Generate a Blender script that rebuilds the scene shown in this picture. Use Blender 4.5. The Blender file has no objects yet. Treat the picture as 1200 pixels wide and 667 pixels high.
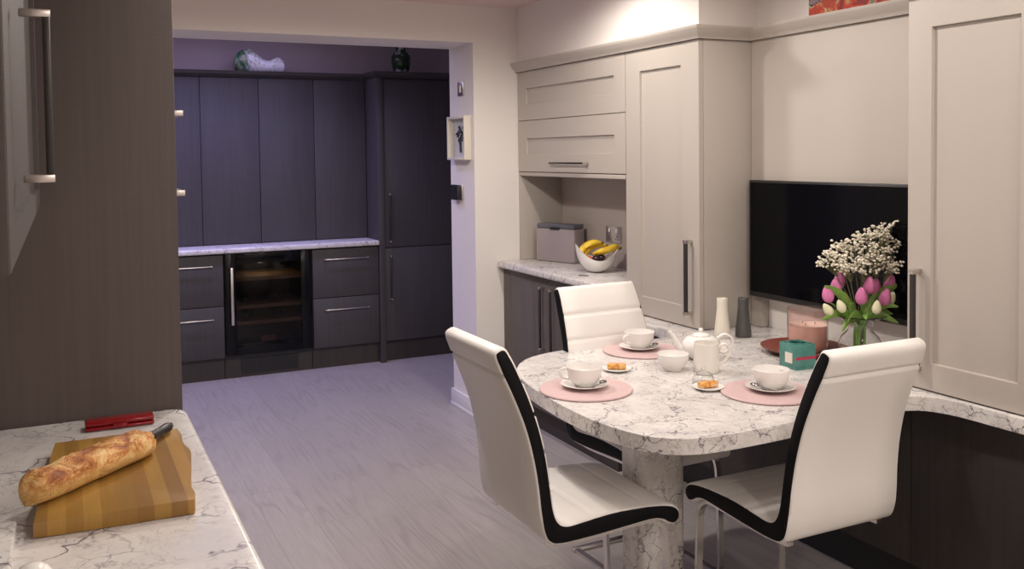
import bpy, bmesh, math, random
from mathutils import Vector, Matrix
random.seed(7)
R_ = math.radians
PI = math.pi
scene = bpy.context.scene
COL = scene.collection

# ------------------------------------------------------------------ camera
yaw, pitch, roll = R_(25.958), R_(-2.298), R_(-.706)
cam_d = bpy.data.cameras.new('camera'); cam = bpy.data.objects.new('camera', cam_d); COL.objects.link(cam)
cam_d.sensor_width = 36; cam_d.lens = 1081.38 * 36 / 1200
cam_d.shift_x = (600 - 596.53) / 1200; cam_d.shift_y = -(333.5 - 224.25) / 1200
cam_d.clip_start = .02
s_, c_ = math.sin(pitch), math.cos(pitch); t_, r_ = math.sin(roll), math.cos(roll)
Fw = Vector((c_*math.sin(yaw), c_*math.cos(yaw), s_))
R0 = Vector((math.cos(yaw), -math.sin(yaw), 0)); U0 = Vector((-s_*math.sin(yaw), -s_*math.cos(yaw), c_))
Rv = R0*r_ + U0*t_; Uv = -R0*t_ + U0*r_
m = Matrix.Identity(4)
for i in range(3):
    m[i][0] = Rv[i]; m[i][1] = Uv[i]; m[i][2] = -Fw[i]
m[0][3], m[1][3], m[2][3] = 0, 0, 1.4861
cam.matrix_world = m
scene.camera = cam

# ------------------------------------------------------------------ world, exposure, lamps
w = bpy.data.worlds.new('world'); scene.world = w; w.use_nodes = True
w.node_tree.nodes['Background'].inputs[0].default_value = (.35, .32, .33, 1)
w.node_tree.nodes['Background'].inputs[1].default_value = .05
vs = scene.view_settings
vs.view_transform = 'Standard'; vs.look = 'None'; vs.gamma = 1; vs.exposure = 0.0; vs.use_curve_mapping = False

def spot(x, y, z, power, color=(1, .87, .76), angle=120, blend=.6, radius=.05, tilt=(0, 0)):
    d = bpy.data.lights.new('downlight_and_fill', 'SPOT'); d.energy = power; d.color = color
    d.spot_size = R_(angle); d.spot_blend = blend; d.shadow_soft_size = radius
    o = bpy.data.objects.new('downlight_and_fill', d); o.location = (x, y, z); o.rotation_euler = (R_(tilt[0]), R_(tilt[1]), 0)
    COL.objects.link(o); return o
CEIL = 2.31
WARM = (1, .925, .845)
for x, y, p in [(1.93, 3.42, 24), (1.90, 2.40, 25), (1.90, 1.25, 25), (.98, 3.45, 66), (.75, 2.3, 28), (.85, .9, 15), (1.9, .1, 34), (.9, -.8, 50), (1.9, -1.1, 34)]:  # rearmost lamps are unseen, added behind the camera as frontal fill
    spot(x, y, CEIL-.03, p, WARM, angle=176, blend=.5, radius=.05)
COOL = (.50, .47, 1)
for x, y, p in [(.75, 5.85, 56), (1.45, 5.75, 40), (-.2, 5.8, 40)]:
    spot(x, y, 2.43, p, COOL, angle=130, blend=.8, radius=.05)
al = bpy.data.lights.new('kitchen_panel_lamp', 'AREA'); al.energy = 9; al.color = (.62, .56, 1); al.size = 1.2
ao = bpy.data.objects.new('kitchen_panel_lamp', al); ao.location = (1.0, 5.9, 2.42); COL.objects.link(ao)

# ------------------------------------------------------------------ materials
def mat(name, color=(.8, .8, .8), rough=.5, metal=0, **kw):
    m = bpy.data.materials.new(name); m.use_nodes = True
    b = m.node_tree.nodes['Principled BSDF']
    b.inputs['Base Color'].default_value = (*color, 1); b.inputs['Roughness'].default_value = rough; b.inputs['Metallic'].default_value = metal
    for k, v in kw.items():
        b.inputs[k.replace('_', ' ')].default_value = v
    return m
class N:
    def __init__(s, m): s.m = m; s.t = m.node_tree; s.b = s.t.nodes['Principled BSDF']
    def add(s, typ, **kw):
        n = s.t.nodes.new(typ)
        for k, v in kw.items():
            if k.startswith('i_'): n.inputs[k[2:].replace('_', ' ')].default_value = v
            else: setattr(n, k, v)
        return n
    def l(s, a, b): s.t.links.new(a, b)
    def coord(s, scale=(1, 1, 1), rot=(0, 0, 0), world=False):
        if world:
            src = s.add('ShaderNodeNewGeometry').outputs['Position']
        else: src = s.add('ShaderNodeTexCoord').outputs['Object']
        mp = s.add('ShaderNodeMapping'); mp.inputs['Scale'].default_value = scale; mp.inputs['Rotation'].default_value = rot
        s.l(src, mp.inputs['Vector']); return mp.outputs[0]
    def noise(s, vec, scale, detail=3, rough=.5, dist=0):
        n = s.add('ShaderNodeTexNoise'); s.l(vec, n.inputs['Vector'])
        n.inputs['Scale'].default_value = scale; n.inputs['Detail'].default_value = detail
        n.inputs['Roughness'].default_value = rough; n.inputs['Distortion'].default_value = dist
        return n
    def ramp(s, fac, stops, interp='LINEAR'):
        r = s.add('ShaderNodeValToRGB'); r.color_ramp.interpolation = interp
        e = r.color_ramp.elements
        while len(e) > 1: e.remove(e[-1])
        e[0].position = stops[0][0]; e[0].color = stops[0][1] if len(stops[0][1]) == 4 else (*stops[0][1], 1)
        for p, c in stops[1:]:
            x = e.new(p); x.color = (*c, 1) if len(c) == 3 else c
        s.l(fac, r.inputs[0]); return r.outputs[0]
    def math(s, op, a, b=None, c=None):
        n = s.add('ShaderNodeMath', operation=op)
        for i, v in enumerate((a, b, c)):
            if v is None: continue
            if isinstance(v, (int, float)): n.inputs[i].default_value = v
            else: s.l(v, n.inputs[i])
        return n.outputs[0]
    def mix(s, fac, a, b, mode='MIX'):
        n = s.add('ShaderNodeMix', data_type='RGBA', blend_type=mode)
        for i, v in ((0, fac), (6, a), (7, b)):
            if isinstance(v, (int, float)): n.inputs[i].default_value = v
            elif isinstance(v, tuple): n.inputs[i].default_value = (*v, 1)
            else: s.l(v, n.inputs[i])
        return n.outputs[2]
    def bump(s, h, strength=.2, dist=.002):
        n = s.add('ShaderNodeBump'); n.inputs['Strength'].default_value = strength; n.inputs['Distance'].default_value = dist
        s.l(h, n.inputs['Height']); s.l(n.outputs[0], s.b.inputs['Normal'])
    def base(s, c): s.l(c, s.b.inputs['Base Color'])

def m_paint(name, color, rough=.6, var=.03):
    m = mat(name, color, rough); n = N(m)
    a = n.noise(n.coord(world=True), 1.3, 3)
    c2 = tuple(max(0, c*(1-var*2)) for c in color)
    n.base(n.mix(a.outputs[0], color, c2)); f = n.noise(n.coord(world=True), 180, 2); n.bump(f.outputs[0], .04, .001)
    return m
def m_marble(name, k=1.0, dens=0.0, lo=.44):
    m = mat(name, (.8, .77, .74), .22); n = N(m)
    co = n.coord(world=True)
    dn = n.noise(co, 3.2*k, 5, .6)
    sub = n.add('ShaderNodeVectorMath', operation='SUBTRACT'); n.l(dn.outputs['Color'], sub.inputs[0]); sub.inputs[1].default_value = (.5, .5, .5)
    sc = n.add('ShaderNodeVectorMath', operation='SCALE'); n.l(sub.outputs[0], sc.inputs[0]); sc.inputs['Scale'].default_value = .42/k
    ad = n.add('ShaderNodeVectorMath', operation='ADD'); n.l(co, ad.inputs[0]); n.l(sc.outputs[0], ad.inputs[1])
    P = ad.outputs[0]
    def veins(scale, width, mscale, m0, m1):
        v = n.add('ShaderNodeTexVoronoi', feature='DISTANCE_TO_EDGE'); n.l(P, v.inputs['Vector']); v.inputs['Scale'].default_value = scale
        a = n.ramp(v.outputs['Distance'], [(0, (1, 1, 1)), (width, (0, 0, 0))])
        mk = n.noise(co, mscale, 4, .6); b = n.ramp(mk.outputs[0], [(m0, (0, 0, 0)), (m1, (1, 1, 1))])
        return n.math('MULTIPLY', a, b)
    big = veins(4.2*k, .020, 5*k, lo, lo+.10)
    mid = veins(13*k, .05, 9*k, .46-dens, .62-dens)
    fine = veins(34*k, .11, 20*k, .46-dens, .62-dens)
    cl = n.noise(P, 6*k, 5, .65)
    base = n.mix(n.ramp(cl.outputs[0], [(.35, (0, 0, 0)), (.72, (1, 1, 1))]), (.76, .73, .70), (.60, .57, .56))
    c = n.mix(n.math('MULTIPLY', fine, .42), base, (.24, .21, .23))
    c = n.mix(n.math('MULTIPLY', mid, .62), c, (.13, .11, .14))
    c = n.mix(n.math('MULTIPLY', big, .9), c, (.06, .045, .08))
    n.base(c); return m
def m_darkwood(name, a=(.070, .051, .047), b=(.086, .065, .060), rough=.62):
    m = mat(name, a, rough); n = N(m)
    co = n.coord((60, 60, 1.6), world=True)
    g = n.noise(co, 1.6, 5, .6); x = n.noise(n.coord((3, 3, 90), world=True), 2.0, 3, .6)
    big = n.noise(n.coord((5, 5, .5), world=True), 1.5, 2)
    f = n.math('ADD', n.math('MULTIPLY', g.outputs[0], .6), n.math('MULTIPLY', x.outputs[0], .25)); f = n.math('ADD', f, n.math('MULTIPLY', big.outputs[0], .25))
    n.base(n.ramp(f, [(.38, a), (.70, b)])); n.bump(g.outputs[0], .06, .001); return m
def m_floor():
    m = mat('grey_oak_floor', (.4, .36, .34), .42); n = N(m)
    co = n.coord(world=True)
    mp = n.add('ShaderNodeMapping'); mp.inputs['Rotation'].default_value = (0, 0, R_(90)); n.l(co, mp.inputs[0])
    br = n.add('ShaderNodeTexBrick'); n.l(mp.outputs[0], br.inputs['Vector'])
    br.inputs['Scale'].default_value = 1; br.inputs['Brick Width'].default_value = 1.22; br.inputs['Row Height'].default_value = .18
    br.inputs['Mortar Size'].default_value = .0012; br.inputs['Mortar Smooth'].default_value = .3; br.offset = .37
    br.inputs['Color1'].default_value = (0, 0, 0, 1); br.inputs['Color2'].default_value = (1, 1, 1, 1); br.inputs['Mortar'].default_value = (.5, .5, .5, 1)
    rnd = n.add('ShaderNodeSeparateColor'); n.l(br.outputs['Color'], rnd.inputs[0])
    off = n.add('ShaderNodeCombineXYZ'); n.l(n.math('MULTIPLY', rnd.outputs[0], 7.0), off.inputs[1]); n.l(n.math('MULTIPLY', rnd.outputs[0], 3.0), off.inputs[0])
    ad = n.add('ShaderNodeVectorMath', operation='ADD'); n.l(co, ad.inputs[0]); n.l(off.outputs[0], ad.inputs[1])
    st = n.add('ShaderNodeVectorMath', operation='MULTIPLY'); n.l(ad.outputs[0], st.inputs[0]); st.inputs[1].default_value = (7.5, .75, 1)
    field = n.noise(st.outputs[0], 1.0, 1.5, .4)
    rings = n.math('SINE', n.math('MULTIPLY', field.outputs[0], 60))
    lines = n.ramp(rings, [(.0, (0, 0, 0)), (.55, (.25, .25, .25)), (.95, (1, 1, 1))])
    st2 = n.add('ShaderNodeVectorMath', operation='MULTIPLY'); n.l(ad.outputs[0], st2.inputs[0]); st2.inputs[1].default_value = (110, 5, 1)
    fine = n.noise(st2.outputs[0], 1.0, 4, .6)
    msk = n.noise(co, 2.2, 2); mk = n.ramp(msk.outputs[0], [(.40, (.1, .1, .1)), (.62, (1, 1, 1))])
    base = n.mix(rnd.outputs[0], (.43, .395, .365), (.385, .35, .325))
    c = n.mix(n.math('MULTIPLY', n.ramp(fine.outputs[0], [(.35, (0, 0, 0)), (.7, (1, 1, 1))]), .45), base, (.29, .255, .235))
    c = n.mix(n.math('MULTIPLY', n.math('MULTIPLY', lines, mk), .40), c, (.24, .215, .20))
    c = n.mix(n.math('MULTIPLY', br.outputs['Fac'], .5), c, (.16, .14, .13))
    n.base(c); n.bump(rings, .08, .0008); return m

M = {}
M['wall'] = m_paint('white_wall_paint', (.80, .755, .72), .75)
M['wall_purple_lit'] = m_paint('purple_lit_wall', (.50, .40, .42), .75)  # purple light on the far wall is mixed into its colour
M['ceiling'] = m_paint('pink_lit_ceiling', (.78, .60, .58), .8)  # pink glow put into the ceiling colour in place of a coloured lamp
M['ceiling_white'] = m_paint('white_ceiling_paint', (.75, .74, .74), .8)
M['trim'] = m_paint('white_gloss_trim', (.78, .75, .74), .35)
M['floor'] = m_floor()
M['cab'] = m_paint('stone_painted_wood', (.455, .410, .368), .42, .02)
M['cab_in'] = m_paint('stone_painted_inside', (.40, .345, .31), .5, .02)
M['dark'] = m_darkwood('grey_stained_wood')
M['shaded_door'] = m_darkwood('shaded_door_wood', (.045, .034, .031), (.062, .048, .044))  # darker copy of the grey stained wood, shade put into the colour
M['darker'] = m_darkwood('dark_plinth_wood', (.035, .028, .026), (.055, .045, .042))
M['base'] = m_darkwood('warm_grey_stained_wood', (.10, .085, .08), (.155, .13, .122))
M['back'] = m_darkwood('blue_grey_stained_wood', (.044, .039, .040), (.064, .057, .058))
M['marble'] = m_marble('white_veined_quartz', 1.5, .03)
M['marble_near'] = m_marble('white_veined_quartz_counter', 1.0, -.01, .40)
M['chrome'] = mat('chrome', (.75, .73, .72), .16, 1)
M['steel'] = mat('brushed_steel', (.62, .58, .55), .32, 1)
M['handle_dark'] = mat('dark_bronze_handle', (.035, .03, .028), .35, .2)
M['black'] = mat('black_plastic', (.012, .012, .013), .4)
M['gloss_black'] = mat('gloss_black', (.004, .004, .005), .12, 0, Specular_IOR_Level=.2)
M['screen'] = mat('dark_screen_glass', (.003, .003, .004), .09, 0, Specular_IOR_Level=.10)
M['leather'] = mat('white_leather', (.83, .80, .765), .42)
n = N(M['leather']); f = n.noise(n.coord(), 260, 3); n.bump(f.outputs[0], .12, .001)
M['black_leather'] = mat('black_leather', (.005, .005, .006), .6, 0, Specular_IOR_Level=.15)
M['porcelain'] = mat('white_porcelain', (.82, .79, .76), .14)
M['cream_porcelain'] = mat('cream_porcelain', (.81, .77, .71), .2)
M['pink'] = mat('pink_placemat', (.66, .40, .41), .42)
n = N(M['pink']); f = n.noise(n.coord(), 30, 3); n.base(n.mix(f.outputs[0], (.66, .48, .475), (.59, .42, .42)))
def m_glass(name, color=(1, 1, 1), rough=.0, ior=1.45): return mat(name, color, rough, 0, Transmission_Weight=1.0, IOR=ior)
M['glass'] = m_glass('clear_glass', (.97, .98, .98))
M['pink_glass'] = m_glass('pink_tinted_glass', (1, .86, .84), .04)
M['wax'] = mat('peach_wax', (1, .74, .64), .5, 0, Subsurface_Weight=.3)
M['red_tray'] = mat('copper_red_tray', (.21, .062, .045), .35)
M['white'] = mat('matt_white', (.78, .75, .71), .5)
M['creamp'] = mat('cream_paint', (.72, .67, .58), .45)
M['grey_mill'] = mat('dark_grey_mill', (.075, .075, .07), .4)

# ------------------------------------------------------------------ mesh helpers
def BM(): return bmesh.new()
def bx(bm, x0, x1, y0, y1, z0, z1, r=0, seg=2):
    ret = bmesh.ops.create_cube(bm, size=1)
    vs_ = ret['verts']
    bmesh.ops.scale(bm, vec=(abs(x1-x0), abs(y1-y0), abs(z1-z0)), verts=vs_)
    bmesh.ops.translate(bm, vec=((x0+x1)/2, (y0+y1)/2, (z0+z1)/2), verts=vs_)
    if r > 0:
        es = list({e for v in vs_ for e in v.link_edges})
        bmesh.ops.bevel(bm, geom=es, offset=r, segments=seg, affect='EDGES', profile=.5)
    return bm
def catmull(pts, n=6, closed=False):
    P = [Vector(p) for p in pts]; out = []; L = len(P)
    rng = range(L) if closed else range(L-1)
    for i in rng:
        if closed: a, b, c, d = P[(i-1) % L], P[i], P[(i+1) % L], P[(i+2) % L]
        else: a, b, c, d = P[max(i-1, 0)], P[i], P[i+1], P[min(i+2, L-1)]
        for k in range(n):
            t = k/n
            out.append(.5*((2*b) + (c-a)*t + (2*a-5*b+4*c-d)*t*t + (3*b-a-3*c+d)*t**3))
    if not closed: out.append(P[-1].copy())
    return out
def tube(bm, pts, rad, seg=10, smooth=0, cap=True, flat=1.0):
    if smooth: 
        if not isinstance(rad, (int, float)):
            q = catmull([(r, 0, 0) for r in rad], smooth); rad = [v.x for v in q]
        pts = catmull(pts, smooth)
    P = [Vector(p) for p in pts]
    if isinstance(rad, (int, float)): rad = [rad]*len(P)
    rings = []; up = None
    for i, p in enumerate(P):
        d = (P[min(i+1, len(P)-1)] - P[max(i-1, 0)]).normalized()
        if up is None:
            up = Vector((0, 0, 1)) if abs(d.z) < .9 else Vector((1, 0, 0))
        x = d.cross(up).normalized(); up = x.cross(d).normalized()
        rings.append([bm.verts.new(p + (x*math.cos(2*PI*k/seg) + up*math.sin(2*PI*k/seg)*flat)*rad[i]) for k in range(seg)])
    for a, b in zip(rings, rings[1:]):
        for k in range(seg): bm.faces.new((a[k], a[(k+1) % seg], b[(k+1) % seg], b[k]))
    if cap: bm.faces.new(rings[0][::-1]); bm.faces.new(rings[-1])
    return bm
def lathe(bm, prof, seg=32, center=(0, 0, 0), lobes=0, amp=0, close=False):
    cx, cy, cz = center; rings = []
    for i, (r, z) in enumerate(prof):
        if r < 1e-5: rings.append([bm.verts.new((cx, cy, cz+z))]); continue
        ring = []
        for k in range(seg):
            a = 2*PI*k/seg; rr = r*(1+amp*(i/(len(prof)-1))*math.sin(lobes*a)) if lobes else r
            ring.append(bm.verts.new((cx+rr*math.cos(a), cy+rr*math.sin(a), cz+z)))
        rings.append(ring)
    pairs = list(zip(rings, rings[1:]))
    if close: pairs.append((rings[-1], rings[0]))
    for a, b in pairs:
        if len(a) == 1 and len(b) == 1: continue
        for k in range(seg):
            if len(a) == 1: bm.faces.new((a[0], b[(k+1) % seg], b[k]))
            elif len(b) == 1: bm.faces.new((a[k], a[(k+1) % seg], b[0]))
            else: bm.faces.new((a[k], a[(k+1) % seg], b[(k+1) % seg], b[k]))
    return bm
def prism(bm, poly, z0, z1, bev=0, seg=3):
    lo = [bm.verts.new((p[0], p[1], z0)) for p in poly]; hi = [bm.verts.new((p[0], p[1], z1)) for p in poly]
    L = len(poly); sides = []
    for k in range(L): sides.append(bm.faces.new((lo[k], lo[(k+1) % L], hi[(k+1) % L], hi[k])))
    f0 = bm.faces.new(lo[::-1]); f1 = bm.faces.new(hi)
    if bev:
        es = list(f1.edges) + list(f0.edges)
        bmesh.ops.bevel(bm, geom=es, offset=bev, segments=seg, affect='EDGES', profile=.5)
    return bm
def ball(bm, c, r, sub=1, scale=(1, 1, 1)):
    ret = bmesh.ops.create_icosphere(bm, subdivisions=sub, radius=r)
    bmesh.ops.scale(bm, vec=scale, verts=ret['verts']); bmesh.ops.translate(bm, vec=c, verts=ret['verts']); return bm
def wloc(o):
    v = Vector((0, 0, 0))
    while o is not None: v += o.location; o = o.parent
    return v
def obj(name, bm, material, parent=None, ang=35, loc=None):
    """links one mesh; verts are given in the thing's unrotated scene coordinates"""
    off = wloc(parent) if parent else Vector(loc or (0, 0, 0))
    if off.length > 0: bmesh.ops.translate(bm, vec=-off, verts=bm.verts)
    bmesh.ops.recalc_face_normals(bm, faces=bm.faces)
    me = bpy.data.meshes.new(name); bm.to_mesh(me); bm.free()
    me.materials.append(M[material] if isinstance(material, str) else material)
    for p in me.polygons: p.use_smooth = len(p.vertices) <= 8
    me.set_sharp_from_angle(angle=R_(ang))
    o = bpy.data.objects.new(name, me); COL.objects.link(o)
    if parent: o.parent = parent
    else: o.location = off
    return o
def tag(o, label, cat, group=None, kind=None):
    o['label'] = label; o['category'] = cat
    if group: o['group'] = group
    if kind: o['kind'] = kind
    return o
def thing(name, label, cat, loc=(0, 0, 0), group=None):
    o = bpy.data.objects.new(name, None); COL.objects.link(o); o.location = loc; o.empty_display_size = .05
    return tag(o, label, cat, group)
def struct(name, bm, material, label=None):
    o = obj(name, bm, material); o['kind'] = 'structure'
    if label: o['label'] = label
    return o
def copy_tree(o, parent=None):
    c = o.copy(); COL.objects.link(c); c.parent = parent
    for ch in o.children: copy_tree(ch, c)
    return c
def dup(root, loc, rotz, label):
    c = copy_tree(root); c.location = loc; c.rotation_euler = (0, 0, rotz); c['label'] = label; return c

# frames: map door coordinates (u right-ish, v up, w out of the face) to the scene
def face_negx(X): return lambda u, v, w_: (X - w_, u, v)
def face_negy(Y): return lambda u, v, w_: (u, Y - w_, v)
def face_posx(X): return lambda u, v, w_: (X + w_, u, v)
def fbox(bm, fr, u0, u1, v0, v1, w0, w1, r=0):
    a = fr(u0, v0, w0); b = fr(u1, v1, w1)
    return bx(bm, min(a[0], b[0]), max(a[0], b[0]), min(a[1], b[1]), max(a[1], b[1]), min(a[2], b[2]), max(a[2], b[2]), r)
def shaker(bm, fr, u0, u1, v0, v1, iu0, iu1, iv0, iv1, th=.022, dep=.011):
    o = [(u0, v0), (u1, v0), (u1, v1), (u0, v1)]; i_ = [(iu0, iv0), (iu1, iv0), (iu1, iv1), (iu0, iv1)]
    e = .0015; oo = [(u0+e, v0+e), (u1-e, v0+e), (u1-e, v1-e), (u0+e, v1-e)]
    s = .002; ii = [(iu0+s, iv0+s), (iu1-s, iv0+s), (iu1-s, iv1-s), (iu0+s, iv1-s)]
    V = lambda L, w_: [bm.verts.new(fr(a, b, w_)) for a, b in L]
    rings = [V(o, 0), V(o, th-e), V(oo, th), V(i_, th), V(ii, th-dep)]
    for a, b in zip(rings, rings[1:]):
        for k in range(4): bm.faces.new((a[k], a[(k+1) % 4], b[(k+1) % 4], b[k]))
    bm.faces.new(rings[-1]); bm.faces.new(rings[0][::-1]); return bm
def bar_handle(parent, fr, p0, p1, out=.032, face=0.0, r=.006, end='steel', bar='handle_dark'):
    """bar between p0 and p1 (u,v) standing off the face with two posts"""
    (u0, v0), (u1, v1) = p0, p1
    h = None
    bm = BM()
    if abs(u1-u0) < 1e-6: fbox(bm, fr, u0-r, u0+r, v0, v1, face+out-r, face+out+r, .002)
    else: fbox(bm, fr, u0, u1, v0-r, v0+r, face+out-r, face+out+r, .002)
    h = obj('handle', bm, bar, parent)
    for (u, v) in (p0, p1):
        bm = BM()
        if abs(u1-u0) < 1e-6:
            fbox(bm, fr, u-r*1.1, u+r*1.1, v-r*1.1*1, v+r*1.1, face, face+out+r*1.2, .0015)
        else:
            fbox(bm, fr, u-r*1.1, u+r*1.1, v-r*1.1, v+r*1.1, face, face+out+r*1.2, .0015)
        obj('handle_post', bm, end, h)
    return h

# ------------------------------------------------------------------ room shell
YD, YD2, XD, ZL = 4.704, 5.05, 2.078, 2.107
bm = BM(); bx(bm, -1.6, 3.8, -2.0, 7.1, -.1, 0); struct('floor', bm, 'floor', 'pale grey oak plank floor')
bm = BM(); bx(bm, -.52, 2.76, -2.0, YD, CEIL, CEIL+.1); struct('ceiling', bm, 'ceiling', 'ceiling with pink light put into its colour')
bm = BM(); bx(bm, -1.6, 3.8, YD2, 7.1, 2.46, 2.56); o = struct('ceiling', bm, 'ceiling_white')
bm = BM(); bx(bm, XD, 2.76, YD, YD2, 0, 2.56)
bx(bm, -.52, .0, YD, YD2, 0, 2.56); bx(bm, 0, XD, YD, YD2, ZL, 2.56)
struct('wall_back', bm, 'wall', 'white wall with wide square opening')
bm = BM(); bx(bm, 2.66, 2.76, -2.0, YD, 0, CEIL); struct('wall_right', bm, 'wall')
bm = BM(); bx(bm, -.52, -.42, -2.0, YD, 0, CEIL); struct('wall_left', bm, 'wall')
bm = BM(); bx(bm, -.52, 2.76, -2.1, -2.0, 0, CEIL); struct('wall_front', bm, 'wall')
bm = BM(); bx(bm, -1.6, 3.8, 6.93, 7.05, 0, 2.46); struct('wall_far', bm, 'wall_purple_lit', 'wall above the dark cupboards with purple light put into its colour')
bm = BM(); bx(bm, -1.7, -1.6, YD2, 7.05, 0, 2.46); bx(bm, 3.7, 3.8, YD2, 7.05, 0, 2.46); struct('wall_side', bm, 'wall')
bm = BM(); bx(bm, 2.76, 3.8, YD2-.02, YD2, 0, 2.56); bx(bm, -1.6, -.52, YD2-.02, YD2, 0, 2.56); struct('wall_return', bm, 'wall')
bm = BM(); bx(bm, 2.352, 2.66, 3.052, YD, 1.99, CEIL); struct('wall_boxing', bm, 'wall', 'white boxed-in wall above the left tall units')
bm = BM(); bx(bm, 2.352, 2.66, .9, 2.018, 1.99, CEIL); struct('wall_boxing', bm, 'wall', 'white boxed-in wall above the right tall unit')
bm = BM()
bx(bm, XD-.014, XD, YD-.014, YD2+.014, 0, .10, .003); bx(bm, XD, 2.24, YD-.014, YD, 0, .10, .003)
bx(bm, XD-.018, XD, YD-.018, YD2+.018, 0, .02, .002)
struct('baseboard_right', bm, 'trim', 'white skirting board round the opening')

# cornice swept along the unit tops
path = [((2.35, YD-.001), (-1, 0)), ((2.35, 3.05), (-1, -1)), ((2.62, 3.05), (-1, -1)), ((2.62, 2.02), (-1, 1)), ((2.35, 2.02), (-1, 1)), ((2.35, .9), (-1, 0))]
prof = [(-.03, 1.947), (.014, 1.947), (.017, 1.955), (.024, 1.962), (.040, 1.984), (.043, 1.990), (.043, 1.998), (-.03, 1.998)]
bm = BM(); rings = []
for (p, d) in path: rings.append([bm.verts.new((p[0]+d[0]*o_, p[1]+d[1]*o_, z)) for o_, z in prof])
for a, b in zip(rings, rings[1:]):
    for k in range(len(prof)): bm.faces.new((a[k], a[(k+1) % len(prof)], b[(k+1) % len(prof)], b[k]))
bm.faces.new(rings[0]); bm.faces.new(rings[-1][::-1])
struct('trim_1', bm, 'cab', 'stone coloured cornice running over the wall units')

# ------------------------------------------------------------------ left side: tall housing, counter, wall cabinet
t = thing('tall_housing', 'tall dark brown wooden end panel of the oven housing at left', 'tall cabinet', (-.08, 2.32, 0))
bm = BM(); bx(bm, -.414, .25, 2.32, 2.342, 0, CEIL-.002, .0015); obj('end_panel', bm, 'dark', t)
bm = BM(); bx(bm, -.414, .225, 2.343, 3.0, 0, CEIL-.002, 0); obj('carcass', bm, 'dark', t)
fr = face_posx(.226)
for v0, v1 in ((.15, 1.46), (1.465, 2.25)):
    bm = BM(); fbox(bm, fr, 2.345, 2.995, v0, v1, 0, .02, .001); d = obj('door', bm, 'dark', t)
    v = 1.40 if v0 < 1 else 1.598
    bar_handle(d, face_posx(.246), (2.42, v), (2.92, v), out=.026, r=.0065, bar='steel')
t = thing('worktop', 'white marble-veined worktop at lower left carrying the bread board', 'worktop', (-.08, 1.3, .85))
c = [(-.414, .35), (.255, .35), (.255, 2.27), (.250, 2.295), (.238, 2.310), (.215, 2.316), (-.414, 2.318)]
bm = BM(); prism(bm, c, .855, .89, .010); obj('slab', bm, 'marble_near', t)
t = thing('base_cabinet', 'dark wooden base cabinet beneath the left worktop', 'base cabinet', (-.08, 1.3, 0))
bm = BM(); bx(bm, -.414, .2, .4, 2.315, .13, .853); obj('carcass', bm, 'dark', t)
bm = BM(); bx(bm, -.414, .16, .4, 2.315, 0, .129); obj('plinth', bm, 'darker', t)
for k in range(3):
    bm = BM(); bx(bm, .201, .221, .42+k*.63, 1.04+k*.63, .135, .84, .001); d = obj('door', bm, 'dark', t)
    bar_handle(d, face_posx(.2205), (.5+k*.63, .79), (.9+k*.63, .79), out=.02, r=.005)
# wall cabinet, door faces +x
t = thing('wall_cabinet', 'dark grained shaker wall cabinet with long handle at the upper left edge', 'wall cabinet', (-.24, 1.6, 1.385))
bm = BM(); bx(bm, -.414, -.062, .9, 2.315, 1.385, CEIL-.002, 0); obj('carcass', bm, 'shaded_door', t)
fr = face_posx(-.062)
for k, (a, b) in enumerate(((.9, 2.313),)):
    bm = BM(); shaker(bm, fr, a, b, 1.387, 2.28, a+.10, b-.10, 1.425, 2.18, .022, .009); d = obj('door', bm, 'shaded_door', t)
    bar_handle(d, face_posx(-.040), (1.29, 1.463), (1.29, 1.668), out=.03, r=.0045)
# bread board
M['board'] = mat('acacia_board', (.35, .17, .05), .4); n = N(M['board'])
co = n.coord((1, 1, 1)); sx = n.add('ShaderNodeSeparateXYZ'); n.l(co, sx.inputs[0])
st = n.math('FLOOR', n.math('ADD', n.math('MULTIPLY', sx.outputs[0], 38), 21.3)); wn = n.add('ShaderNodeTexWhiteNoise', noise_dimensions='1D'); n.l(st, wn.inputs['W'])
g = n.noise(n.coord((60, 5, 5)), 1.5, 5, .6)
cc = n.ramp(wn.outputs['Value'], [(0, (.32, .17, .03)), (.2, (.40, .23, .045)), (.4, (.21, .10, .02)), (.6, (.66, .43, .13)), (.68, (.33, .17, .03)), (.85, (.44, .25, .05))])
n.base(n.mix(n.math('MULTIPLY', g.outputs[0], .5), cc, (.17, .07, .015), 'MIX'))
L = [(-.024, 2.055), (.10, 2.05), (.208, 2.041)]
edge = [(.212, 2.0), (.207, 1.93), (.214, 1.87), (.206, 1.80), (.198, 1.73), (.190, 1.67), (.192, 1.63), (.187, 1.601)]
near = [(.08, 1.606), (-.053, 1.612)]
lft = [(-.047, 1.72), (-.036, 1.86), (-.031, 1.96)]
poly = L + [tuple(v)[:2] for v in catmull([(a, b, 0) for a, b in edge], 4)] + near + lft
bm = BM(); prism(bm, poly[::-1], .891, .917, .003, 2)
tag(obj('bread_board', bm, 'board', loc=(.08, 1.83, .891)), 'striped wooden bread board with wavy edge on the left worktop', 'chopping board')
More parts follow.
